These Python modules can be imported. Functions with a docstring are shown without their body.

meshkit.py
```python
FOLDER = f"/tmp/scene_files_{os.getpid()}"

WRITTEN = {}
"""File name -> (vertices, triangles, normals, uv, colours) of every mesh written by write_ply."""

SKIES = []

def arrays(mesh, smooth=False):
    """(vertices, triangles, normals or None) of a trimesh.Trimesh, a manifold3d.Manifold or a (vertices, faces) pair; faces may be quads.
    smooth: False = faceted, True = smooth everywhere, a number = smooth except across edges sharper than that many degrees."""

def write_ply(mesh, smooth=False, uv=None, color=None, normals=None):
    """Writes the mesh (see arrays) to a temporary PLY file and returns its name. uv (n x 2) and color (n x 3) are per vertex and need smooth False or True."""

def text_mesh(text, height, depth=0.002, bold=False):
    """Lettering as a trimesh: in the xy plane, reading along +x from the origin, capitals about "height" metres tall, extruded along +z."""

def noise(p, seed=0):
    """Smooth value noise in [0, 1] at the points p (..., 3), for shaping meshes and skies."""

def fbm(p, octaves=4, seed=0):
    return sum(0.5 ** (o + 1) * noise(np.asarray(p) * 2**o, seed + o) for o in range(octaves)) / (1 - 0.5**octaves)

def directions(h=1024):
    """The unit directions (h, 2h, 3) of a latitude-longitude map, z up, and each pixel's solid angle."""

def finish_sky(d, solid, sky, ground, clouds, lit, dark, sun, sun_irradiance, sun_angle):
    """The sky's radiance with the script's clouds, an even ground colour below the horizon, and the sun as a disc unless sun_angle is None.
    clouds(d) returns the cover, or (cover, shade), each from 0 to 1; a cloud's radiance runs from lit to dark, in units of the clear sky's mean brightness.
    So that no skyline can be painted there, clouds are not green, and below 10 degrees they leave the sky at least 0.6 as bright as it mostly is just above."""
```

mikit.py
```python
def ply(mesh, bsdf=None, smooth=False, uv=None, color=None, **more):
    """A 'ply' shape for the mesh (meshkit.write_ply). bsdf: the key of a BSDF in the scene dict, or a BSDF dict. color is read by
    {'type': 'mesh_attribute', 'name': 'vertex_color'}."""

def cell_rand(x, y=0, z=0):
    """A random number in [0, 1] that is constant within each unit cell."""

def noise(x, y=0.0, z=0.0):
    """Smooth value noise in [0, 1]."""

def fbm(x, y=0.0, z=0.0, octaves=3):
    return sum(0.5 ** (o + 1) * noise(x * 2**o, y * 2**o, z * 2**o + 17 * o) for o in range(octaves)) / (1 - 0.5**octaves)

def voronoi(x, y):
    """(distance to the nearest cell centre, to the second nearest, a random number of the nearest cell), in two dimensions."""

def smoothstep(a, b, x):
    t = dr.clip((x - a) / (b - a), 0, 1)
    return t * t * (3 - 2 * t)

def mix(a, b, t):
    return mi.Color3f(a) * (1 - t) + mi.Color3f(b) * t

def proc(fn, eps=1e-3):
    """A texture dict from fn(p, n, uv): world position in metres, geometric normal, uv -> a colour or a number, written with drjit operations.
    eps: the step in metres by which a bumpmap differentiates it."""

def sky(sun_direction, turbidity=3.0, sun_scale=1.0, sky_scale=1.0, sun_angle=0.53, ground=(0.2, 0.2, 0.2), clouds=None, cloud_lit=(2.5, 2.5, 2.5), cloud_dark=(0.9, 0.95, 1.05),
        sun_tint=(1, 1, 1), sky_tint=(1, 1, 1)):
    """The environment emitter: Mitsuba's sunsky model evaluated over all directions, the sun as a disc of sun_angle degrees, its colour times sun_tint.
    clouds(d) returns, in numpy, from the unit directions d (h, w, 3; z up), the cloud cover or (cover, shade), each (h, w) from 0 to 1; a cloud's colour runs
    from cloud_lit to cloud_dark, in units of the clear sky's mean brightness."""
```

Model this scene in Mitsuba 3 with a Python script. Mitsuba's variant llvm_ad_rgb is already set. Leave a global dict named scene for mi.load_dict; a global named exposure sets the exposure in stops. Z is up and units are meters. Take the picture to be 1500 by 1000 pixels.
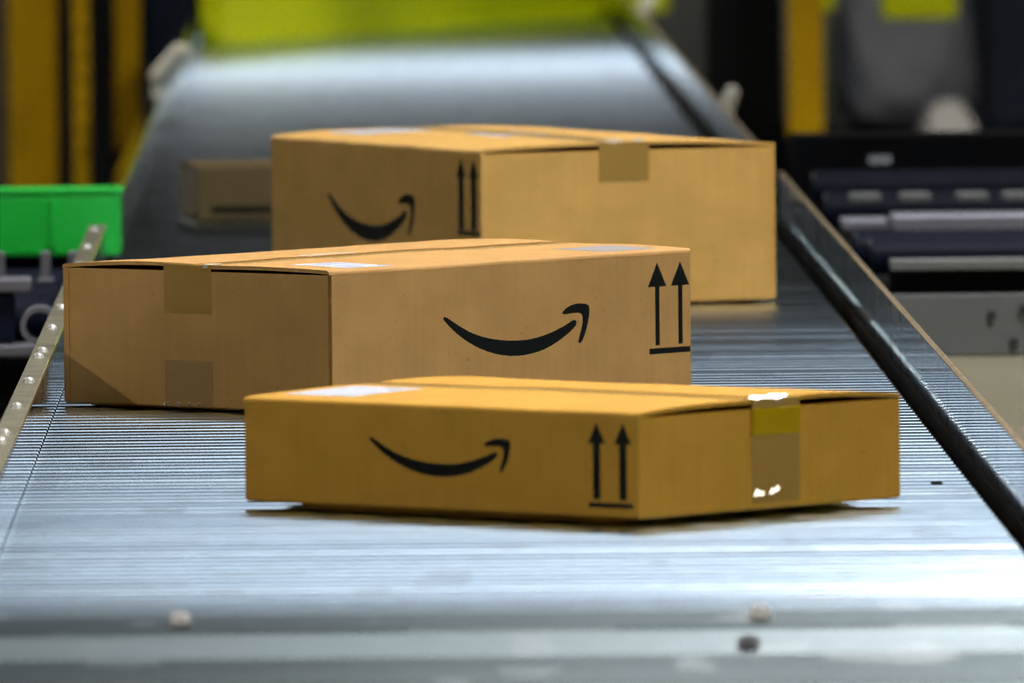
import math
import numpy as np
import trimesh
import shapely
from shapely.geometry import Polygon
import manifold3d as m3
import mitsuba as mi
import drjit as dr
import mikit
import meshkit
from mikit import noise, fbm, smoothstep, mix, cell_rand

scene, labels = {}, {}
T = mi.ScalarTransform4f
rng = np.random.default_rng(7)

# ------------------------------------------------------------------ camera, lights, exposure
EYE = np.array([-0.14427, 0.0, 0.77170])
FWD = np.array([0.0128317, 0.9985845, -0.0516168])
UP = np.array([0.0098186, 0.0514927, 0.9986251])
scene['camera'] = {
    'type': 'thinlens', 'fov_axis': 'x', 'fov': 2 * math.degrees(math.atan(750 / 18915.5)),
    'to_world': T().look_at(origin=EYE.tolist(), target=(EYE + FWD).tolist(), up=UP.tolist()),
    'aperture_radius': 0.0182, 'focus_distance': 13.35, 'near_clip': 0.1, 'far_clip': 200.0,
}
exposure = 0.0
# ceiling and fill lamps: x0, x1, y0, y1, height above the rollers, radiance (far-end, aisle and low right ones are added fill; built by hall_or_fill_lamp() below)
LAMPS = [
    ('wide white ceiling lamp over the front of the conveyor, right of its centre line', -0.7, 2.7, 14.0, 19.0, 5.2, (1.25, 1.37, 1.50)),
    ('strong white ceiling lamp above the boxes, over the right rail', 0.6, 3.2, 12.6, 14.6, 6.0, (40.5, 39.3, 38.5)),
    ('white ceiling lamp right of the conveyor, nearer the camera', 2.6, 4.2, 4.5, 6.5, 4.6, (19, 18, 15.5)),
    ('small white lamp high on the left of the conveyor', -7.4, -6.9, 7.9, 8.6, 4.55, (285, 265, 222)),
    ('added low fill lamp over the far end of the conveyor', -0.55, 1.6, 27.0, 28.6, 1.5, (2.0, 2.12, 2.28)),
    ('added fill lamp over the left aisle, brightening the far background', -6.4, -4.6, 23.6, 25.6, 5.4, (44, 41, 35)),
    ('added fill lamp over the right aisle, brightening the far background', 3.8, 5.8, 23.0, 25.0, 5.6, (36, 34, 29)),
    ('added small fill lamp low on the right, between camera and boxes', 1.9, 2.3, 8.6, 9.2, 2.6, (60, 57, 49)),
]


# ------------------------------------------------------------------ materials
def rgb(c):
    return {'type': 'rgb', 'value': list(c)}


def mat(key, color, rough=0.6, metal=0.0, spec=0.5, **more):
    col = rgb(color) if isinstance(color, (tuple, list)) else mikit.proc(color)
    ro = mikit.proc(rough) if callable(rough) else rough
    scene[key] = {'type': 'twosided', 'bsdf': {'type': 'principled', 'base_color': col, 'roughness': ro, 'metallic': metal, 'specular': spec, **more}}
    return key


def worn(base, amount=0.25, scale=9.0):
    def fn(p, n, uv):
        k = fbm(p.x * scale, p.y * scale, p.z * scale, 3)
        return mi.Color3f(base) * (1 - amount + 2 * amount * k)
    return fn


def roller_color(p, n, uv):
    row = dr.floor(p.y / 0.0525)
    r = cell_rand(row, 3)
    streak = noise(p.x * 7.0, row * 3.7, 0.5)
    fine = noise(p.x * 60.0, row * 1.3, p.z * 300.0)
    base = mix((0.40, 0.505, 0.62), (0.64, 0.77, 0.88), 0.6 * r + 0.4 * streak)
    base = base * (0.9 + 0.2 * fine)
    # rollers turn darker, duller grey at the near end, with brown stains
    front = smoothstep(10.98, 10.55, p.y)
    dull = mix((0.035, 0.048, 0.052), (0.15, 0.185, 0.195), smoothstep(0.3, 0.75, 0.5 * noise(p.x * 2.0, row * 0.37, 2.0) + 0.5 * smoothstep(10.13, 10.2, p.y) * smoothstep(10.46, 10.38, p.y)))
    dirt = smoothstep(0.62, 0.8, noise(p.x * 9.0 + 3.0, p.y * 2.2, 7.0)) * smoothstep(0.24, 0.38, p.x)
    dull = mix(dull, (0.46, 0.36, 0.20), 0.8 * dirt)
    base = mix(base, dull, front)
    blot = smoothstep(0.74, 0.80, noise(p.x * 16.0, p.y * 9.0, 4.0))
    return mix(mix(base, (0.26, 0.28, 0.29), 0.25 * blot), (0.012, 0.012, 0.012), dr.select(p.x > 0.4487, 1.0, 0.0))  # right roller ends painted black for the shade in the rail gap


def roller_rough(p, n, uv):
    row = dr.floor(p.y / 0.0525)
    return 0.17 + 0.08 * cell_rand(row, 9) + 0.14 * smoothstep(10.98, 10.55, p.y)


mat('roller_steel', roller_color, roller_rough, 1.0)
mat('rail_polished', lambda p, n, uv: mix((0.36, 0.42, 0.48), (0.54, 0.60, 0.62), noise(p.y * 26.0, p.z * 4.0)) *
    (1 - 0.6 * smoothstep(0.78, 0.86, noise(p.y * 9.0, p.z * 3.0, 5.0))), 0.065, 1.0)
mat('rail_top', worn((0.40, 0.375, 0.27), 0.2, 30.0), 0.38, 0.75)
mat('rail_brass', worn((0.52, 0.40, 0.25), 0.25, 40.0), 0.35, 0.8)
mat('rivet_steel', (0.80, 0.80, 0.76), 0.36, 0.6)
mat('dark_steel', worn((0.035, 0.037, 0.04), 0.2), 0.55)
mat('black_paint', (0.006, 0.0065, 0.008), 0.6, 0.0, 0.05)
mat('navy_rubber', worn((0.005, 0.008, 0.024), 0.2), 0.5, 0.0, 0.15)
mat('mid_steel', worn((0.23, 0.23, 0.27), 0.2, 5.0), 0.4, 0.4)
mat('pale_steel', worn((0.44, 0.44, 0.53), 0.2, 5.0), 0.35, 0.6)
mat('grey_paint', worn((0.16, 0.17, 0.17), 0.15, 6.0), 0.5)
mat('bolt_black', (0.03, 0.03, 0.03), 0.5)
mat('green_plastic', worn((0.010, 0.62, 0.055), 0.12, 14.0), 0.42)
mat('amber_paint', worn((0.38, 0.225, 0.0005), 0.25, 6.0), 0.55, 0.0, 0.12)
mat('yellow_plastic', worn((0.49, 0.53, 0.001), 0.08, 2.0), 0.5, 0.0, 0.12)
mat('beige_plastic', (0.78, 0.76, 0.66), 0.5)
mat('bag_grey', worn((0.15, 0.16, 0.19), 0.6, 5.0), 0.4, 0.0, 0.3)
mat('bag_green', worn((0.075, 0.09, 0.08), 0.4, 5.0), 0.6, 0.0, 0.2)
mat('bag_white', worn((0.82, 0.80, 0.82), 0.15, 8.0), 0.5)
mat('navy_paint', worn((0.012, 0.016, 0.034), 0.3, 3.0), 0.6, 0.0, 0.2)
mat('floor_paint', worn((0.28, 0.26, 0.19), 0.12, 0.8), 0.55)
mat('wall_paint', (0.10, 0.10, 0.11), 0.8)
mat('ceiling_paint', (0.07, 0.073, 0.078), 0.85)
mat('lamp_housing', (0.5, 0.5, 0.5), 0.5)
mat('print_black', (0.007, 0.008, 0.007), 0.6, 0.0, 0.1)
mat('label_grey', (0.36, 0.33, 0.32), 0.5)
mat('label_paper', lambda p, n, uv: mix((0.58, 0.62, 0.72), (0.46, 0.49, 0.56), smoothstep(0.55, 0.6, noise(p.x * 60, p.y * 60, 1.0))), 0.5)
mat('tape_clear', (0.44, 0.26, 0.062), 0.22, 0.0, 0.3)
mat('tape_shine', (0.55, 0.42, 0.25), 0.18, 0.0, 0.7, clearcoat=0.5, clearcoat_gloss=0.9)
mat('tape_yellow', (0.50, 0.34, 0.002), 0.25, 0.0, 0.2)
mat('tape_grey', (0.42, 0.27, 0.11), 0.35, 0.0, 0.3)
mat('dark_brown_finish', worn((0.06, 0.05, 0.03), 0.2, 20.0), 0.5)


def cardboard(key, base, origin, th):
    """Corrugated board: faint upright flutes, soft mottling and a few dark specks, in the box's own frame."""
    c, s = math.cos(th), math.sin(th)

    def fn(p, n, uv):
        a = (p.x - origin[0]) * -c + (p.y - origin[1]) * s
        b = (p.x - origin[0]) * s + (p.y - origin[1]) * c
        flute = noise(a * 230.0, b * 230.0, p.z * 5.0)
        soft = fbm(a * 22.0, b * 22.0, p.z * 22.0, 3)
        speck = smoothstep(0.955, 0.965, noise(a * 330.0, b * 330.0, p.z * 330.0 + 7.0))
        return mi.Color3f(base) * (0.87 + 0.06 * flute + 0.20 * soft) * (1 - 0.35 * speck)
    mat(key, fn, 0.6, 0.0, 0.35)


# ------------------------------------------------------------------ mesh helpers
def cat(*ms):
    return trimesh.util.concatenate([tm(m) for m in ms])


def tm(m):
    if hasattr(m, 'to_mesh'):
        k = m.to_mesh()
        return trimesh.Trimesh(np.array(k.vert_properties[:, :3]), np.array(k.tri_verts), process=False)
    return m


def box(x0, x1, y0, y1, z0, z1, r=0.0):
    """A box with edges chamfered / rounded by r."""
    if r <= 0:
        m = trimesh.creation.box(extents=(x1 - x0, y1 - y0, z1 - z0))
        m.apply_translation(((x0 + x1) / 2, (y0 + y1) / 2, (z0 + z1) / 2))
        return m
    s = m3.Manifold.sphere(r, 16)
    pts = [s.translate((x, y, z)) for x in (x0 + r, x1 - r) for y in (y0 + r, y1 - r) for z in (z0 + r, z1 - r)]
    return tm(m3.Manifold.batch_hull(pts))


def cyl_x(r, x0, x1, sections=32, cham=0.0):
    """A cylinder along x with chamfered ends."""
    prof = [(0, x0), (r - cham, x0), (r, x0 + cham), (r, x1 - cham), (r - cham, x1), (0, x1)] if cham else [(0, x0), (r, x0), (r, x1), (0, x1)]
    m = trimesh.creation.revolve(np.array(prof), sections=sections)
    m.apply_transform(trimesh.transformations.rotation_matrix(math.pi / 2, (0, 1, 0)))
    return m


def extrude_profile_y(poly, y0, y1):
    """A polygon in (x, z) swept along y."""
    m = trimesh.creation.extrude_polygon(Polygon(poly), y1 - y0, engine='earcut')
    v = m.vertices.copy()
    m.vertices = np.stack([v[:, 0], y0 + v[:, 2], v[:, 1]], 1)
    m.faces = m.faces[:, ::-1]
    return m


def grid_plate(top, bottom):
    """A closed sheet between two (n, m, 3) grids."""
    n, k = top.shape[:2]
    v = np.vstack([top.reshape(-1, 3), bottom.reshape(-1, 3)])
    i = np.arange(n * k).reshape(n, k)
    q = np.stack([i[:-1, :-1], i[1:, :-1], i[1:, 1:], i[:-1, 1:]], -1).reshape(-1, 4)
    f = [q, q[:, ::-1] + n * k]
    for e in (i[0], i[-1][::-1], i[:, 0][::-1], i[:, -1]):
        f.append(np.stack([e[:-1], e[1:], e[1:] + n * k, e[:-1] + n * k], -1))
    f = np.vstack(f)
    m = trimesh.Trimesh(v, np.vstack([f[:, [0, 1, 2]], f[:, [0, 2, 3]]]), process=False)
    m.fix_normals()
    return m


USED = {}


def key_for(name):
    n = USED.get(name, 0)
    USED[name] = n + 1
    return name if n == 0 else f'{name}_{n:03d}'


def add(name, mesh, material, parent=None, smooth=30, label=None, category=None, group=None, kind=None, to_world=None, **more):
    full = key_for(f'{parent}__{name}' if parent else name)
    d = mesh if isinstance(mesh, dict) else mikit.ply(mesh, material, smooth=smooth, **more)
    if to_world is not None:
        d = {**d, 'to_world': to_world}
    scene[full] = d
    note(full, label, category, group, kind)
    return full


def note(full, label=None, category=None, group=None, kind=None):
    e = {k: v for k, v in dict(label=label, category=category, group=group, kind=kind).items() if v}
    if e:
        labels[full] = e


def thing(name, label, category, group=None):
    full = key_for(name)
    note(full, label, category, group)
    return full


# ------------------------------------------------------------------ the hall
FLOOR, ROOF = -0.75, 6.2
for name, b, m in (('floor', (-16, 16, -6, 72, FLOOR - 0.2, FLOOR), 'floor_paint'), ('ceiling', (-16, 16, -6, 72, ROOF, ROOF + 0.2), 'ceiling_paint'),
                   ('wall_back', (-16, 16, 72, 72.2, FLOOR, ROOF), 'wall_paint'), ('wall_front', (-16, 16, -6.2, -6, FLOOR, ROOF), 'wall_paint'),
                   ('wall_left', (-16.2, -16, -6, 72, FLOOR, ROOF), 'wall_paint'), ('wall_right', (16, 16.2, -6, 72, FLOOR, ROOF), 'wall_paint')):
    add(name, box(*b), m, smooth=False, kind='structure')


def hall_or_fill_lamp(label, x0, x1, y0, y1, z, power):
    t = thing('hall_or_fill_lamp', label, 'lamp')
    h = cat(box(x0 - 0.04, x1 + 0.04, y0 - 0.04, y1 + 0.04, z + 0.02, z + 0.10, 0.01),
            box(x0 - 0.04, x0 - 0.005, y0 - 0.04, y1 + 0.04, z - 0.03, z + 0.03), box(x1 + 0.005, x1 + 0.04, y0 - 0.04, y1 + 0.04, z - 0.03, z + 0.03),
            box(x0 - 0.04, x1 + 0.04, y0 - 0.04, y0 - 0.005, z - 0.03, z + 0.03), box(x0 - 0.04, x1 + 0.04, y1 + 0.005, y1 + 0.04, z - 0.03, z + 0.03))
    add('housing', h, 'lamp_housing', t, smooth=False)
    add('hanger', cat(*[box(x - 0.01, x + 0.01, y - 0.01, y + 0.01, z + 0.09, ROOF) for x in (x0 + 0.05, x1 - 0.05) for y in (y0 + 0.05, y1 - 0.05)]), 'dark_steel', t, smooth=False)
    v = np.array([[x0, y0, z], [x0, y1, z], [x1, y1, z], [x1, y0, z]])
    p = trimesh.Trimesh(v, [[0, 1, 2], [0, 2, 3]], process=False)
    add('diffuser', p, 'lamp_housing', t, smooth=False)
    scene[t + '__diffuser']['emitter'] = {'type': 'area', 'radiance': rgb(power)}


for lamp in LAMPS:
    hall_or_fill_lamp(*lamp)

# ------------------------------------------------------------------ the roller conveyor
conveyor = thing('roller_conveyor', 'long roller conveyor of bright steel rollers between metal side rails, carrying the boxes', 'conveyor')
PITCH, RAD, Y0 = 0.0525, 0.025, 9.40
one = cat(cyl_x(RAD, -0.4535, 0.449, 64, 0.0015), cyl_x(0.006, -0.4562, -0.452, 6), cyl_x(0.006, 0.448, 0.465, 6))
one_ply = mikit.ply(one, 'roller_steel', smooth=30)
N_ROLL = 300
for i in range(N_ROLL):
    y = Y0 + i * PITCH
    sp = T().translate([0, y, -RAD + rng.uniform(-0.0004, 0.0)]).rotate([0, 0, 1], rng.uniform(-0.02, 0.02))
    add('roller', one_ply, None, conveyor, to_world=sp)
far = []
for i in range(N_ROLL, N_ROLL + 72):
    m = cyl_x(RAD, -0.449, 0.449, 40)
    m.apply_translation((0, Y0 + i * PITCH, -RAD))
    far.append(m)
add('roller_run', cat(*far), 'roller_steel', conveyor, label='far rollers at the end of the conveyor', kind='stuff')

# right side: tall polished guide with a narrow folded lip
RX, RH = 0.4665, 0.0665
for y0, y1 in ((9.2, 12.72), (12.722, 18.15), (18.7, 29.0)):
    r = add('side_rail', extrude_profile_y([(RX, -0.12), (RX + 0.04, -0.12), (RX + 0.04, -0.117), (RX + 0.003, -0.117), (RX + 0.003, RH), (RX, RH)], y0, y1), 'rail_polished', conveyor, smooth=False, label='polished right side rail')
    add('lip', extrude_profile_y([(RX - 0.0008, RH), (RX + 0.005, RH), (RX + 0.006, RH + 0.0012), (RX + 0.0045, RH + 0.0026), (RX + 0.001, RH + 0.0026), (RX - 0.0008, RH + 0.0012)], y0, y1), 'rail_brass', r, smooth=False, label='thin brownish lip')
add('gap_shade_strip', box(RX - 0.0035, RX - 0.0002, 9.2, 29.0, -0.117, 0.003), 'black_paint', conveyor, smooth=False, label='black strip standing in for the shade in the right rail gap')  # black strip added in place of the shade between rollers and rail
# left side: low angle with a wide riveted top flange
LX, LH = -0.4565, 0.0605
for y0, y1 in ((9.2, 12.035), (12.037, 13.53), (13.532, 16.75), (17.75, 29.0)):
    r = add('side_rail', extrude_profile_y([(LX, -0.12), (LX, LH - 0.003), (LX - 0.018, LH - 0.003), (LX - 0.018, LH), (LX + 0.0006, LH), (LX + 0.003, LH - 0.0012), (LX + 0.003, -0.117), (LX + 0.0008, -0.12)], y0, y1), 'rail_polished', conveyor, smooth=False, label='left side rail')
    cap = [(LX - 0.0188, LH - 0.001), (LX + 0.0018, LH - 0.001), (LX + 0.0026, LH + 0.0006), (LX + 0.0018, LH + 0.0016), (LX - 0.0188, LH + 0.0016)]
    add('top_flange', extrude_profile_y([(x, z + 0.001) for x, z in cap], y0 + 0.001, y1 - 0.001), 'rail_top' if y0 < 17 else 'rail_polished', r, smooth=False, label='tan riveted top flange' if y0 < 17 else 'bluish top flange')
    if y0 < 17:
        dome = trimesh.creation.revolve(np.array([(0, 0.0058), (0.003, 0.0052), (0.0052, 0.0034), (0.0062, 0.0008), (0.0066, 0.0), (0, 0)]), sections=14)
        rp = mikit.ply(dome, 'rivet_steel', smooth=50)
        for ry in (9.9, 10.42, 10.50, 11.0, 11.5, 11.971, 12.102, 12.547, 13.001, 13.47, 13.59, 14.059, 14.52, 14.98, 15.06, 15.55, 16.05, 16.55):
            if y0 < ry < y1:
                add('rivet', rp, None, r, to_world=T().translate([LX - 0.009 + rng.uniform(-0.001, 0.001), ry, LH + 0.0026]), label='bright domed rivet')
add('drip_pan', box(-0.4555, 0.4660, 9.2, 29.0, -0.118, -0.112), 'dark_steel', conveyor, smooth=False)
for y in (10.0, 13.0, 16.0, 19.0, 22.0, 25.0, 28.0):
    leg = cat(*[box(x - 0.03, x + 0.03, y - 0.03, y + 0.03, FLOOR, -0.12, 0.004) for x in (-0.42, 0.44)], box(-0.42, 0.44, y - 0.02, y + 0.02, -0.45, -0.41))
    add('support_frame', leg, 'grey_paint', conveyor, smooth=False)


# ------------------------------------------------------------------ cardboard boxes
SMILE = [(0.1823, 0.0905), (0.1834, 0.0924), (0.1868, 0.0923), (0.2014, 0.0851), (0.2198, 0.0766), (0.242, 0.0696), (0.268, 0.0648), (0.2941, 0.0626), (0.3203, 0.0624), (0.3428, 0.065), (0.3655, 0.0701), (0.3844, 0.0758), (0.3932, 0.0798), (0.3977, 0.0803), (0.4011, 0.0784), (0.4003, 0.0751), (0.3938, 0.07), (0.3805, 0.0633), (0.3653, 0.0567), (0.3464, 0.0508), (0.3238, 0.047), (0.3013, 0.0459), (0.2789, 0.0476), (0.2566, 0.052), (0.2344, 0.0591), (0.2123, 0.069), (0.194, 0.0806), (0.1849, 0.0878)]
TIP = [(0.377, 0.0878), (0.379, 0.0906), (0.3866, 0.0946), (0.3979, 0.0973), (0.4074, 0.0976), (0.4168, 0.0965), (0.4217, 0.0945), (0.4224, 0.0894), (0.4216, 0.0834), (0.4196, 0.0761), (0.4157, 0.0666), (0.4106, 0.0583), (0.4076, 0.0555), (0.4045, 0.0549), (0.4038, 0.0569), (0.4054, 0.0622), (0.4085, 0.0693), (0.4109, 0.0765), (0.411, 0.0826), (0.4095, 0.0858), (0.4057, 0.0872), (0.3978, 0.0878), (0.3883, 0.0873), (0.3808, 0.0866)]
BOARD = 0.004


class Carton:
    """One carton. u runs along the printed face from its left end as one looks at it, v inwards from it, z up from the carton's own bottom."""

    def __init__(self, label, corner, u_dir, v_dir, A, B, h, z0, material, dome, lift, seed):
        self.t = thing('cardboard_box', label, 'box', 'cardboard boxes riding on the roller conveyor')
        self.O, self.U, self.V = np.array([*corner, z0]), np.array([*u_dir, 0.0]), np.array([*v_dir, 0.0])
        self.A, self.B, self.h, self.m, self.dome, self.lift, self.seed = A, B, h, material, dome, lift, seed

    def world(self, q):
        q = np.asarray(q, float)
        return self.O + q[..., :1] * self.U + q[..., 1:2] * self.V + q[..., 2:] * [0, 0, 1.0]

    def put(self, name, mesh, material=None, smooth=30, **k):
        mesh = tm(mesh).copy()
        mesh.vertices = self.world(mesh.vertices)
        if np.dot(np.cross(self.U, self.V), [0, 0, 1]) < 0:
            mesh.faces = mesh.faces[:, ::-1]
        return add(name, mesh, material or self.m, k.pop('parent', self.t), smooth=smooth, **k)

    def body(self, groove=False):
        A, B, h, r = self.A, self.B, self.h - BOARD, 0.003
        s = m3.Manifold.sphere(r, 16)
        m = m3.Manifold.batch_hull([s.translate((x, y, z)) for x in (r, A - r) for y in (r, B - r) for z in (r, h + r)])
        m = m - m3.Manifold.cube((2, 2, 1)).translate((-0.5, -0.5, h))
        if groove:   # the open joint where the printed panel meets the end panel, and the fold of the glue tab
            m = m - m3.Manifold.cube((0.0036, 0.014, 2)).translate((0.0002, -0.001, -0.5)) - m3.Manifold.cube((0.001, 0.0012, 2)).translate((-0.0004, B - 0.0105, -0.5))
        self.put('body', m, label='box body of brown corrugated board')

    def top(self, u, v):
        """Height of the flaps' upper side."""
        u, v = np.broadcast_arrays(np.asarray(u, float), np.asarray(v, float))
        c = v / self.B
        z = self.h + self.dome * (4 * c * (1 - c)) ** 0.75 * (0.75 + 0.25 * np.sin(np.pi * np.clip(u / self.A, 0, 1)))
        side = np.where(c < 0.5, self.lift[0], self.lift[1])
        end = np.exp(-np.clip(u, 0, 9) / 0.05) + np.exp(-np.clip(self.A - u, 0, 9) / 0.05)
        hump = np.sin(np.pi * np.clip(c * 2 % 1.0, 0, 1)) ** 0.6
        z = z + side * end * hump
        z = z + 0.0012 * (meshkit.noise(np.stack([u * 14, v * 14, u * 0 + self.seed], -1)) - 0.5)
        r = 0.004
        d = np.minimum(v, self.B - v)
        return z - np.where(d < r, r - np.sqrt(np.clip(r * r - (r - np.clip(d, 0, r)) ** 2, 0, None)), 0)

    def flaps(self, step=0.0):
        us = np.linspace(0.0, self.A, 61)
        e = np.array([0, .0004, .001, .002, .003, .004])
        for k in (0, 1):
            half = self.B / 2 - 0.0032
            vs = np.concatenate([e, np.linspace(0.006, half, 26)])
            vs = vs if k == 0 else self.B - vs[::-1]
            u, v = np.meshgrid(us, vs, indexing='ij')
            z = self.top(u, v) + (step if k else 0) * smooth01(np.minimum(v, self.B - v) / 0.12)
            top = np.stack([u, v, z], -1)
            low = np.stack([u, v, np.maximum(np.minimum(z, z.max()) - BOARD, self.h - BOARD + 0.0002)], -1)
            self.put('flap', grid_plate(top, low), smooth=40, label='top flap')

    def tape(self, end, drop, width, centre=None, material='tape_clear', bottom=0.0, crinkle=0.0004, name='tape', label='clear brown packing tape down the seam'):
        """Tape along the seam on top and folded down the end face (end = 0 or 1) as far as drop."""
        c = centre if centre is not None else self.B / 2
        g = self.B / 2
        vs = np.sort(np.concatenate([np.linspace(c - width / 2, c + width / 2, 13), g + np.array([-.0036, -.0026, -.0012, 0, .0012, .0026, .0036])]))
        sag = 0.0034 * smooth01((0.0036 - np.abs(vs - g)) / 0.0018)
        d_u = 1.0 if end == 0 else -1.0
        e = 0.0 if end == 0 else self.A
        path = [(self.A * s, None) for s in np.linspace(0.02, 0.985, 50)] if end else [(self.A * s, None) for s in np.linspace(0.98, 0.015, 50)]
        ts, bs = [], []
        off = 0.0005
        for u, _ in path:
            z = self.top(np.full_like(vs, u), vs) + off - sag * min(1, 14 * u / self.A, 14 * (1 - u / self.A))
            ts.append(np.stack([np.full_like(vs, u), vs, z], -1))
        zt = self.top(np.full_like(vs, e), vs) + off
        for k, a in enumerate(np.linspace(0.15, 1, 5)):
            ts.append(np.stack([np.full_like(vs, e - d_u * 0.0012 * math.sin(a * math.pi / 2)), vs, zt - 0.0015 * (1 - math.cos(a * math.pi / 2))], -1))
        for s in np.linspace(0.08, 1, 26):
            z = zt * (1 - s) + (self.h - drop) * s - 0.001 * (1 - s)
            ts.append(np.stack([np.full_like(vs, e - d_u * (0.0012 - 0.0006 * s)), vs, z], -1))
        g = np.array(ts)
        nz = meshkit.noise(np.stack([g[..., 0] * 150, g[..., 1] * 150, g[..., 2] * 150 + self.seed], -1)) - 0.5
        edge = np.zeros(len(g))
        edge[46:62] = 1
        g[..., 2] += nz * crinkle * 2 * edge[:, None]
        g[..., 0] -= d_u * np.abs(nz) * crinkle * (np.arange(len(g)) > 50)[:, None]
        b = g.copy()
        b[:55, :, 2] -= 0.0003
        b[52:, :, 0] += d_u * 0.0003
        return self.put(name, grid_plate(g, b), material, smooth=True, label=label)

    def face_patch(self, name, end, v0, v1, z0, z1, material, label, depth=0.0004, crinkle=0.0):
        """A thin patch lying on an end face."""
        e, d = (0.0, -1.0) if end == 0 else (self.A, 1.0)
        v, z = np.meshgrid(np.linspace(v0, v1, 25), np.linspace(z0, z1, 25), indexing='ij')
        nz = np.abs(meshkit.noise(np.stack([v * 260, z * 200, v * 0 + self.seed], -1)) - 0.5)
        g = np.stack([e + d * (depth + crinkle * nz), v, z], -1)
        b = np.stack([np.full_like(v, e + d * 0.00005), v, z], -1)
        return self.put(name, grid_plate(g, b), material, smooth=True, label=label)

    def wrinkle(self, at, normal, w, d):
        """A small raised bubble of loose tape: a blunt wedge whose shiny flat side is aimed along normal to throw a glint."""
        n = np.array(normal) / np.linalg.norm(normal)
        a = np.cross(n, [0, 0, 1.0])
        a /= np.linalg.norm(a)
        b = np.cross(a, n)
        p = self.world(np.array(at)) + n * 0.0012
        ring = [p + a * w * math.cos(q) + b * d * math.sin(q) for q in np.linspace(0, 2 * math.pi, 14, endpoint=False)]
        foot = [p - n * 0.0045 + 1.2 * (q - p) for q in ring]
        add('tape_glint_facet', trimesh.convex.convex_hull(np.array(ring + foot)), 'tape_shine', self.t, smooth=False, label='shiny wrinkle of loose tape, tilted to throw a glint')

    def print_poly(self, name, pts, label=None, sub=None):
        polys = pts if isinstance(pts[0][0], (list, tuple)) else [pts]
        ms = []
        for p in polys:
            m = trimesh.creation.extrude_polygon(Polygon(p).buffer(0), 0.0005, engine='earcut')
            w = m.vertices.copy()
            m.vertices = np.stack([w[:, 0], 0.0002 - w[:, 2], w[:, 1]], 1)
            m.fix_normals()
            ms.append(m)
        self.put(name, cat(*ms), 'print_black', smooth=False, label=label)

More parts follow.
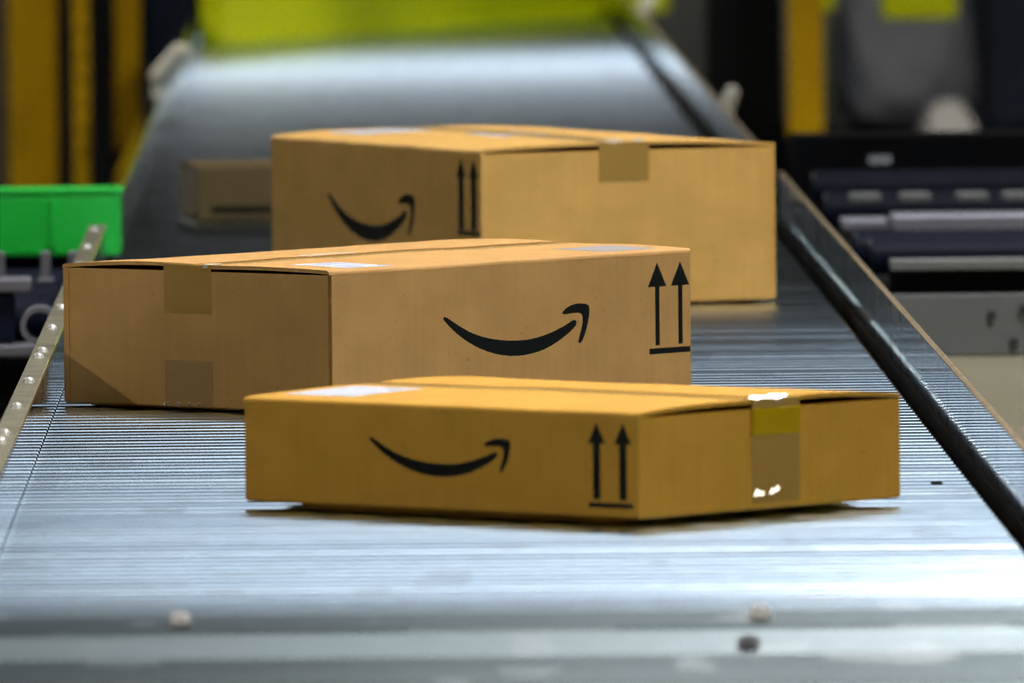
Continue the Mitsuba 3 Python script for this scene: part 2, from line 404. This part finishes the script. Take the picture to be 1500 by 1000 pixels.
    def logo(self, s0, s1, z0, z1):
        f = lambda P: [(s0 + (s - 0.1823) / 0.2401 * (s1 - s0), z0 + (z - 0.0459) / 0.0517 * (z1 - z0)) for s, z in P]  # noqa: E731
        self.print_poly('smile_print', chaikin(f(SMILE)), 'black printed curved smile')
        self.print_poly('smile_tip_print', chaikin(f(TIP)), 'black printed arrow tip of the smile')

    def arrows(self, heads, ztop, zhead, zlow, hw, sw, bar):
        for x in heads:
            self.print_poly('up_arrow', [(x, ztop), (x - hw, zhead), (x - sw, zhead), (x - sw, zlow), (x + sw, zlow), (x + sw, zhead), (x + hw, zhead)], 'black printed upright arrow')
        self.print_poly('base_line', [(bar[0], bar[2]), (bar[1], bar[2]), (bar[1], bar[3]), (bar[0], bar[3])], 'black printed line under the arrows')

    def paper(self, u0, u1, v0, v1, label='white address label', material='label_paper'):
        u, v = np.meshgrid(np.linspace(u0, u1, 24), np.linspace(v0, v1, 18), indexing='ij')
        z = self.top(u, v) + 0.0004
        self.put('shipping_label', grid_plate(np.stack([u, v, z], -1), np.stack([u, v, z - 0.0003], -1)), material, smooth=True, label=label)

    def sole(self, mu, mv, z):
        """The bottom flaps bulging down onto the rollers."""
        self.put('bottom_flap', box(mu, self.A - mu, mv, self.B - mv, -z, 0.004, min(0.0019, z / 2 + 0.001)), smooth=30, label='bottom flaps resting on the rollers')


def smooth01(x):
    x = np.clip(x, 0, 1)
    return x * x * (3 - 2 * x)


def chaikin(P, n=2):
    P = np.array(P)
    for _ in range(n):
        Q = np.roll(P, -1, 0)
        P = np.stack([0.75 * P + 0.25 * Q, 0.25 * P + 0.75 * Q], 1).reshape(-1, 2)
    return [tuple(p) for p in P]


def axes(th):
    c, s = math.cos(th), math.sin(th)
    return np.array([-c, s]), np.array([s, c])


# front box: printed face on the left, taped end on the right
F, th = np.array([0.1205, 11.655]), 0.7302
a, b = axes(th)
A, B, H = 0.4846, 0.3721, 0.0964
cardboard('cardboard_front', (0.62, 0.325, 0.038), F, th)
c = Carton('low cardboard box nearest the camera, with yellow-tinted tape on its right end', F + A * a, -a, b, A, B, H, 0.0065, 'cardboard_front', 0.0055, (0.0008, 0.0022), 1)
c.body()
c.flaps(0.0006)
c.tape(1, 0.090, 0.068, 0.190, crinkle=0.0010)
c.face_patch('tape_tab', 1, 0.156, 0.224, 0.068, 0.0930, 'tape_yellow', 'yellow-tinted end of the tape', 0.0020, 0.001)
for v, z, w in ((0.161, 0.0160, 0.0050), (0.169, 0.0150, 0.0034), (0.183, 0.0165, 0.0045), (0.190, 0.0185, 0.0040)):
    c.wrinkle((A, v, z), (0.22, -0.905, 0.36), w, w * 0.75)
for v, w in ((0.163, 0.006), (0.176, 0.004), (0.190, 0.0075), (0.203, 0.004)):
    c.wrinkle((A - 0.001, v, float(c.top(A, v)) + 0.001), (0.20, -0.576, 0.79), w, w * 0.5)
c.logo(0.1565, 0.3290, 0.0307, 0.0685)
c.arrows((0.4325, 0.4640), 0.0868, 0.0677, 0.0170, 0.0100, 0.0042, (0.4230, 0.4755, 0.0095, 0.0140))
c.paper(0.020, 0.105, 0.035, 0.135)
c.sole(0.055, 0.018, 0.0062)

# middle box: taped end on the left, printed face on the right
F, th = np.array([-0.1614, 13.4535]), 0.7153
a, b = axes(th)
A, B, H = 0.5944, 0.3761, 0.148
cardboard('cardboard_middle', (0.57, 0.317, 0.103), F, th)
c = Carton('middle cardboard box against the left rail, its printed smile face turned right', F, b, a, A, B, H, 0.003, 'cardboard_middle', 0.0035, (0.0010, 0.0018), 2)
c.body(True)
c.flaps(0.0012)
vt = (B - 0.2125, B - 0.1455)
c.tape(0, 0.049, vt[1] - vt[0], (vt[0] + vt[1]) / 2)
c.face_patch('tape', 0, vt[0], vt[1], 0.0015, 0.0495, 'tape_grey', 'greyish lower tape on the end face', 0.0005)
c.logo(0.1823, 0.4224, 0.0459, 0.0976)
for u in np.linspace(0.185, 0.255, 6):
    c.wrinkle((u, 0.198 + 0.004 * math.sin(u * 90), float(c.top(u, 0.198)) + 0.0006), (0.24, -0.57, 0.80), 0.0075, 0.0022)
for v in (0.150, 0.166, 0.181, 0.196):
    c.wrinkle((0.0005, B - v, 0.0046), (0.25, -0.62, 0.76), 0.005, 0.0012)
c.wrinkle((0.004, 0.166, float(c.top(0.004, 0.166)) + 0.0003), (0.24, -0.57, 0.80), 0.010, 0.0016)
c.arrows((0.5362, 0.5750), 0.1352, 0.1098, 0.0467, 0.0155, 0.0034, (0.5225, 0.5915, 0.0375, 0.0436))
c.paper(0.045, 0.125, 0.018, 0.095)
c.paper(0.47, 0.56, 0.02, 0.09, 'greyish label near the far end of the top', 'label_grey')
c.sole(0.02, 0.02, 0.0028)

# back box: printed face on the left, taped end on the right
F, th = np.array([0.0207, 15.6474]), 1.1548
a, b = axes(th)
A, B, H = 0.638, 0.3973, 0.1918
cardboard('cardboard_back', (0.76, 0.435, 0.112), F, th)
c = Carton('tallest cardboard box, behind the middle box, its pale taped end facing the camera', F + A * a, -a, b, A, B, H, 0.003, 'cardboard_back', 0.0075, (0.0008, 0.0006), 3)
c.body()
c.flaps(0.0005)
c.tape(1, 0.0425, 0.067, 0.1915)
c.logo(0.1769, 0.4420, 0.0700, 0.1320)
for v, w in ((0.177, 0.009), (0.187, 0.006), (0.212, 0.008)):
    c.wrinkle((A - 0.002, v, float(c.top(A, v)) + 0.001), (0.25, -0.62, 0.74), w, w * 0.5)
c.arrows((0.5800, 0.6170), 0.1807, 0.1580, 0.0940, 0.0135, 0.0075, (0.5700, 0.6340, 0.0875, 0.0930))
c.paper(0.04, 0.15, 0.06, 0.16)
c.paper(0.28, 0.40, 0.14, 0.22, 'white label beside the seam')
c.sole(0.02, 0.02, 0.0028)

# small far box, half hidden by the back box
a, b = axes(1.45)
F = np.array([-0.235, 18.32])
cardboard('cardboard_far_shaded', (0.13, 0.085, 0.025), F, 1.45)  # board darkened all over to stand in for the shade on it
c = Carton('small low cardboard box far back, shade put into its colour, half behind the tallest box', F - 0.12 * b, b, -np.array([a[0], -a[1]]) * [-1, 1], 0.22, 0.24, 0.077, 0.001, 'cardboard_far_shaded', 0.002, (0.0005, 0.0005), 4)
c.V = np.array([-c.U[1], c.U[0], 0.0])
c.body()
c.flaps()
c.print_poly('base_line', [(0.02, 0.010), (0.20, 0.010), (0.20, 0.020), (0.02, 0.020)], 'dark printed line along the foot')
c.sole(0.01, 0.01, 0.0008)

# flat dark object behind the back box, against the right rail
u, v = np.meshgrid(np.linspace(0.175, 0.425, 30), np.linspace(18.72, 19.0, 24), indexing='ij')
e = np.minimum(np.minimum(u - 0.175, 0.425 - u) / 0.05, np.minimum(v - 18.72, 19.0 - v) / 0.05)
z = 0.003 + 0.022 * smooth01(e) * (0.6 + 0.8 * meshkit.noise(np.stack([u * 9, v * 9, u * 0], -1)))
add('flat_dark_object', grid_plate(np.stack([u, v, z], -1), np.stack([u, v, u * 0 + 0.0005], -1)), 'dark_brown_finish', smooth=True,
    label='flat dark object on the rollers behind the tallest box, by the right rail', category='parcel')

# ------------------------------------------------------------------ left side conveyor, green bin
t = thing('transfer_conveyor', 'dark transfer conveyor joining the rollers from the left, under the green bin', 'conveyor')
add('side_panel', box(-1.6, -0.545, 15.60, 15.64, -0.03, 0.030, 0.004), 'navy_rubber', t, label='dark navy side panel')
add('top_bar', box(-1.6, -0.525, 15.585, 15.66, 0.031, 0.048, 0.004), 'mid_steel', t, label='pale steel top bar')
add('lower_flange', box(-1.6, -0.50, 15.57, 15.65, -0.046, -0.032, 0.003), 'mid_steel', t, label='pale thin lower flange')
add('belly_pan', box(-1.6, -0.50, 15.66, 17.6, -0.16, -0.05, 0.004), 'black_paint', t)
for k, y in enumerate((16.0, 16.35, 16.7, 17.05, 17.4)):
    m = cyl_x(0.03, -1.55, -0.505, 28, 0.003)
    m.apply_translation((0, y, -0.022))
    add('drive_roller', m, 'navy_rubber', t, label='navy rubber roller')
for k, x in enumerate((-0.660, -0.625, -0.583, -0.525, -0.49)):
    add('roller_bracket', cat(box(x - 0.006, x + 0.006, 16.36, 16.40, 0.006, 0.045, 0.002), box(x - 0.010, x + 0.010, 16.35, 16.41, 0.002, 0.012, 0.002)), 'mid_steel', t, label='small pale upright bracket')
m = trimesh.creation.annulus(r_min=0.017, r_max=0.023, height=0.05, sections=28)
m.apply_transform(trimesh.transformations.rotation_matrix(math.pi / 2, (1, 0, 0)))
m.apply_translation((-0.507, 15.30, 0.006))
add('end_roller', m, 'mid_steel', t, smooth=40, label='grey ring at the roller end')
for x in (-1.5, -0.6):
    add('leg', box(x - 0.03, x + 0.03, 15.7, 15.76, FLOOR, -0.05, 0.004), 'grey_paint', t, smooth=False)
    add('leg', box(x - 0.03, x + 0.03, 17.4, 17.46, FLOOR, -0.05, 0.004), 'grey_paint', t, smooth=False)

t = thing('green_bin', 'bright green lidded plastic bin standing left of the rollers, below the amber posts', 'bin')
add('body', box(-0.95, -0.440, 17.0, 17.085, 0.0105, 0.092, 0.006), 'green_plastic', t)
add('lid', box(-0.953, -0.436, 16.997, 17.088, 0.0915, 0.1005, 0.004), 'green_plastic', t, label='green lid')
for x in (-0.62, -0.53):
    add('rib', box(x - 0.004, x + 0.004, 16.994, 17.004, 0.020, 0.088, 0.002), 'green_plastic', t)

# ------------------------------------------------------------------ right side conveyor
t = thing('transfer_conveyor', 'dark roller conveyor beyond the right rail with a grey side channel', 'conveyor')
add('side_channel', box(0.545, 2.2, 16.30, 16.34, -0.096, -0.016, 0.004), 'grey_paint', t, label='grey side channel')
add('top_bar', box(0.545, 2.2, 16.29, 16.36, 0.014, 0.027, 0.003), 'grey_paint', t, label='grey top bar')
add('side_web', box(0.545, 2.2, 16.33, 16.36, -0.018, 0.016), 'black_paint', t, smooth=False)
for x, z in ((0.672, -0.043), (0.712, -0.037), (0.742, -0.037), (0.70, -0.078), (0.86, -0.04)):
    m = trimesh.creation.cylinder(radius=0.006, height=0.008, sections=6)
    m.apply_transform(trimesh.transformations.rotation_matrix(math.pi / 2, (1, 0, 0)))
    m.apply_translation((x, 16.297, z))
    add('bolt', m, 'bolt_black', t + '__side_channel', smooth=False, label='dark bolt')
for k, (y, r, z) in enumerate(((16.75, 0.024, 0.012), (17.25, 0.024, 0.0), (18.3, 0.026, 0.008), (18.75, 0.026, 0.02))):
    m = cyl_x(r, 0.535, 2.15, 32, 0.003)
    m.apply_translation((0, y, z))
    add('drive_roller', m, 'navy_rubber', t, label='navy rubber roller')
add('cross_bar', box(0.605, 2.15, 17.70, 17.78, -0.004, 0.026, 0.006), 'pale_steel', t, label='pale lavender steel bar')
add('cross_bar', box(0.535, 0.60, 17.66, 17.74, 0.006, 0.022, 0.004), 'pale_steel', t, label='short pale steel bar')
for k, x in enumerate((0.585, 0.655, 0.735, 0.80)):
    add('hold_down_pad', box(x - 0.022, x + 0.022, 18.05, 18.12, 0.026, 0.040, 0.005), 'grey_paint', t, label='small grey pad')
add('belly_pan', box(0.55, 2.2, 16.36, 18.9, -0.085, -0.05), 'black_paint', t, smooth=False)
add('back_beam', box(0.515, 2.4, 19.0, 19.10, -0.10, 0.090, 0.004), 'black_paint', t, label='black back beam')
add('sticker', box(0.628, 0.660, 18.996, 19.001, 0.047, 0.058), 'label_paper', t + '__back_beam', smooth=False, label='small pale sticker')
for x in (1.0, 2.1):
    for y in (16.5, 18.9):
        add('leg', box(x - 0.03, x + 0.03, y - 0.03, y + 0.03, FLOOR, -0.085, 0.004), 'grey_paint', t, smooth=False)

# ------------------------------------------------------------------ far background


def post(label, x0, x1, y, z0, z1, material, knobs=0, name='guard_post', depth=0.08, base=None):
    t = thing(name, label, 'post', 'guard posts beside the far end of the conveyor')
    if base is not None:
        add('base', box(x0 - 0.002, x1 + 0.002, y - 0.004, y + depth + 0.002, z0 + 0.01, base, 0.004), 'black_paint', t, label='black lower part of the post')
    add('column', box(x0, x1, y, y + depth, base or z0, z1, 0.006), material, t)
    add('foot_plate', box(x0 - 0.003, x1 + 0.003, y - 0.03, y + depth + 0.03, z0, z0 + 0.012, 0.003), 'dark_steel', t)
    for k in range(knobs):
        zz = -0.22 + 0.052 * k
        add('lens', box(x0 + 0.006, x1 - 0.006, y - 0.01, y + 0.004, zz, zz + 0.03, 0.004), material, t)
    return t


post('thick amber guard post at the left edge of the picture', -0.842, -0.744, 27.0, FLOOR, 1.6, 'amber_paint')
post('narrow knobbly amber post between two black uprights, left of the far rollers', -0.706, -0.676, 26.9, FLOOR, 1.6, 'amber_paint', 9)
post('amber guard post closest to the left rail', -0.623, -0.572, 27.0, FLOOR, 1.6, 'amber_paint', base=-0.215)
post('dark brown upright at the far left edge', -0.93, -0.85, 27.2, FLOOR, 1.6, 'dark_brown_finish')
post('broad black upright right of the far rollers', 0.617, 0.776, 27.0, FLOOR, 1.6, 'black_paint', depth=0.2)
post('amber guard post beside the broad black upright on the right', 0.785, 0.855, 26.9, FLOOR, 1.6, 'amber_paint', base=-0.20)
add('machine_cabinet', cat(box(-2.2, -0.66, 28.0, 29.0, FLOOR, 1.8, 0.02), box(-0.70, -0.655, 27.985, 28.01, -0.6, 1.5, 0.005)), 'black_paint', label='black machine cabinet behind the amber posts on the left', category='cabinet')
t = thing('control_box', 'dark blue-grey control box between the left posts and the yellow barrier', 'box')
add('case', box(-0.60, -0.485, 29.2, 29.5, -0.3, 0.35, 0.01), 'navy_paint', t)
add('cover', box(-0.585, -0.50, 29.185, 29.205, -0.25, 0.3, 0.005), 'navy_paint', t)
add('stand', box(-0.56, -0.52, 29.3, 29.36, FLOOR, -0.29), 'dark_steel', t, smooth=False)

t = thing('yellow_barrier', 'bright yellow plastic barrier standing askew across the far end of the rollers', 'barrier')
d = np.array([0.98, 2.30]); L = np.linalg.norm(d); d = d / L
M = np.eye(4); M[:2, 0] = d; M[:2, 1] = [-d[1], d[0]]; M[:3, 3] = [-0.40, 27.0, 0]
for name, bx, r in (('panel', (0, L, 0, 0.03, 0.004, 0.75), 0.008), ('foot_rail', (0.02, L - 0.02, -0.012, 0.042, 0.001, 0.016), 0.004), ('end_post', (-0.02, 0.03, -0.01, 0.04, 0.002, 0.77), 0.006), ('end_post', (L - 0.03, L + 0.02, -0.01, 0.04, 0.002, 0.77), 0.006)):
    m = box(*bx, r)
    m.apply_transform(M)
    add(name, m, 'yellow_plastic', t)

for label, x, y, z, ang, k in (('pale beige knob standing in for light caught by the left rail', -0.462, 22.6, 0.050, 0.30, 1.25), ('pale beige knob at the far end of the right rail', 0.500, 27.8, 0.02, 0.2, 0.8),
                               ('small pale round knob on the right rail behind the tallest box', 0.4795, 20.9, 0.052, 0.0, 0.45)):
    t = thing('rail_knob', label, 'sensor')  # invented pale knobs; the left one stands in for rail catching light
    m = tm(m3.Manifold.batch_hull([m3.Manifold.sphere(0.0145 * max(k, 0.75), 20).translate(p) for p in ((-0.008 * k, 0, 0.022), (0.010 * k, 0, 0.022 + 0.038 * k), (0.0, 0.03 * k, 0.022), (0.010 * k, 0.03 * k, 0.022 + 0.038 * k))]))
    m.apply_transform(trimesh.transformations.rotation_matrix(ang, (0, 1, 0)))
    m.apply_translation((x, y, z))
    add('head', m, 'beige_plastic', t)
    add('bracket', box(x - 0.006, x + 0.006, y - 0.004, y + 0.02, z + (0.0125 if x < 0 else -0.05), z + 0.03, 0.002), 'beige_plastic', t)

# goods on a dark table far right
t = thing('work_table', 'black work table in the far right background', 'table')
add('table_top', box(0.80, 2.6, 31.0, 32.4, -0.41, -0.37, 0.008), 'black_paint', t)
add('apron', box(0.82, 2.58, 31.03, 31.06, -0.60, -0.41, 0.004), 'black_paint', t)
for x in (0.85, 2.55):
    for y in (31.08, 32.32):
        add('leg', box(x - 0.03, x + 0.03, y - 0.03, y + 0.03, FLOOR, -0.41), 'black_paint', t, smooth=False)


def lump(x0, x1, y0, y1, z0, z1, seed, amp=0.12, top=0.7):
    m = trimesh.creation.icosphere(subdivisions=4)
    v = m.vertices
    q = np.sign(v) * np.abs(v) ** 0.6
    q *= (1 + amp * (meshkit.fbm(v * 2.2 + seed, 3, seed) - 0.5) * 2)[:, None]
    q = np.clip(q, -1, 1)
    taper = 1 - (1 - top) * (q[:, 2] + 1) / 2
    m.vertices = np.stack([(x0 + x1) / 2 + q[:, 0] * taper * (x1 - x0) / 2, (y0 + y1) / 2 + q[:, 1] * taper * (y1 - y0) / 2, (z0 + z1) / 2 + q[:, 2] * (z1 - z0) / 2], 1)
    return m


t = thing('wrapped_bundle', 'tall grey bundle in plastic wrap on the far right table', 'bundle')
add('wrap', lump(1.05, 1.42, 31.6, 31.95, -0.369, 0.13, 3, 0.10, 0.8), 'bag_grey', t, smooth=True)
add('knot', lump(1.16, 1.30, 31.7, 31.85, 0.13, 0.25, 5, 0.2, 0.5), 'bag_grey', t, smooth=True)
add('white_sack', lump(1.235, 1.405, 31.2, 31.42, -0.369, -0.272, 8, 0.2, 0.4), 'bag_white', smooth=True, label='small white sack on the far right table in front of the grey bundle', category='sack')
add('grey_sack', lump(0.87, 1.07, 31.5, 31.8, -0.369, 0.00, 11, 0.12, 0.8), 'bag_green', smooth=True, label='dark grey sack left of the grey bundle, beside the amber post', category='sack')
t = thing('cabinet', 'navy blue cabinet at the right edge of the background', 'cabinet')
add('case', box(1.42, 2.4, 32.6, 33.2, FLOOR, 1.2, 0.01), 'navy_paint', t)
add('door', box(1.44, 1.9, 32.58, 32.605, -0.7, 1.1, 0.006), 'navy_paint', t)
t = thing('yellow_beam', 'yellow overhead guard beam far back on the right, with hanging yellow pads', 'beam')
add('beam', box(0.93, 1.37, 30.50, 30.58, 0.02, 0.16, 0.01), 'yellow_plastic', t)
add('pad', box(0.955, 1.015, 30.46, 30.50, -0.030, 0.14, 0.01), 'yellow_plastic', t)
add('pad', box(1.125, 1.305, 30.46, 30.50, -0.052, 0.14, 0.012), 'yellow_plastic', t)
for x in (0.955, 1.375):
    add('upright', box(x - 0.012, x + 0.012, 30.52, 30.56, FLOOR, 0.03), 'black_paint', t, smooth=False)
add('rear_partition', cat(box(0.62, 3.0, 36.0, 36.1, FLOOR, 2.0, 0.01)), 'grey_paint', label='grey partition closing off the background on the right', category='partition')

# scraps lying on the rollers
for label, x, y, w, hgt, m in (('small crumpled white paper scrap at the front left of the rollers', -0.282, 10.502, 0.010, 0.010, 'bag_white'),
                               ('small crumpled white paper scrap at the front right of the rollers', 0.191, 10.502, 0.010, 0.012, 'bag_white'),
                               ('pale grey paper scrap at the very front of the rollers, right of the middle', 0.172, 10.187, 0.011, 0.011, 'mid_steel'),
                               ('tiny dark curled scrap on the rollers beside the nearest box', 0.390, 12.548, 0.0035, 0.009, 'print_black'),
                               ('tiny dark flat scrap on the rollers near the right rail', 0.415, 12.232, 0.007, 0.003, 'print_black')):
    k = round((y - Y0) / PITCH)
    q = lump(x - w, x + w, Y0 + k * PITCH - 0.006, Y0 + k * PITCH + 0.006, 0.0, hgt, 20 + k, 0.3, 0.6)
    add('paper_scrap', q, m, smooth=True, label=label, category='scrap')
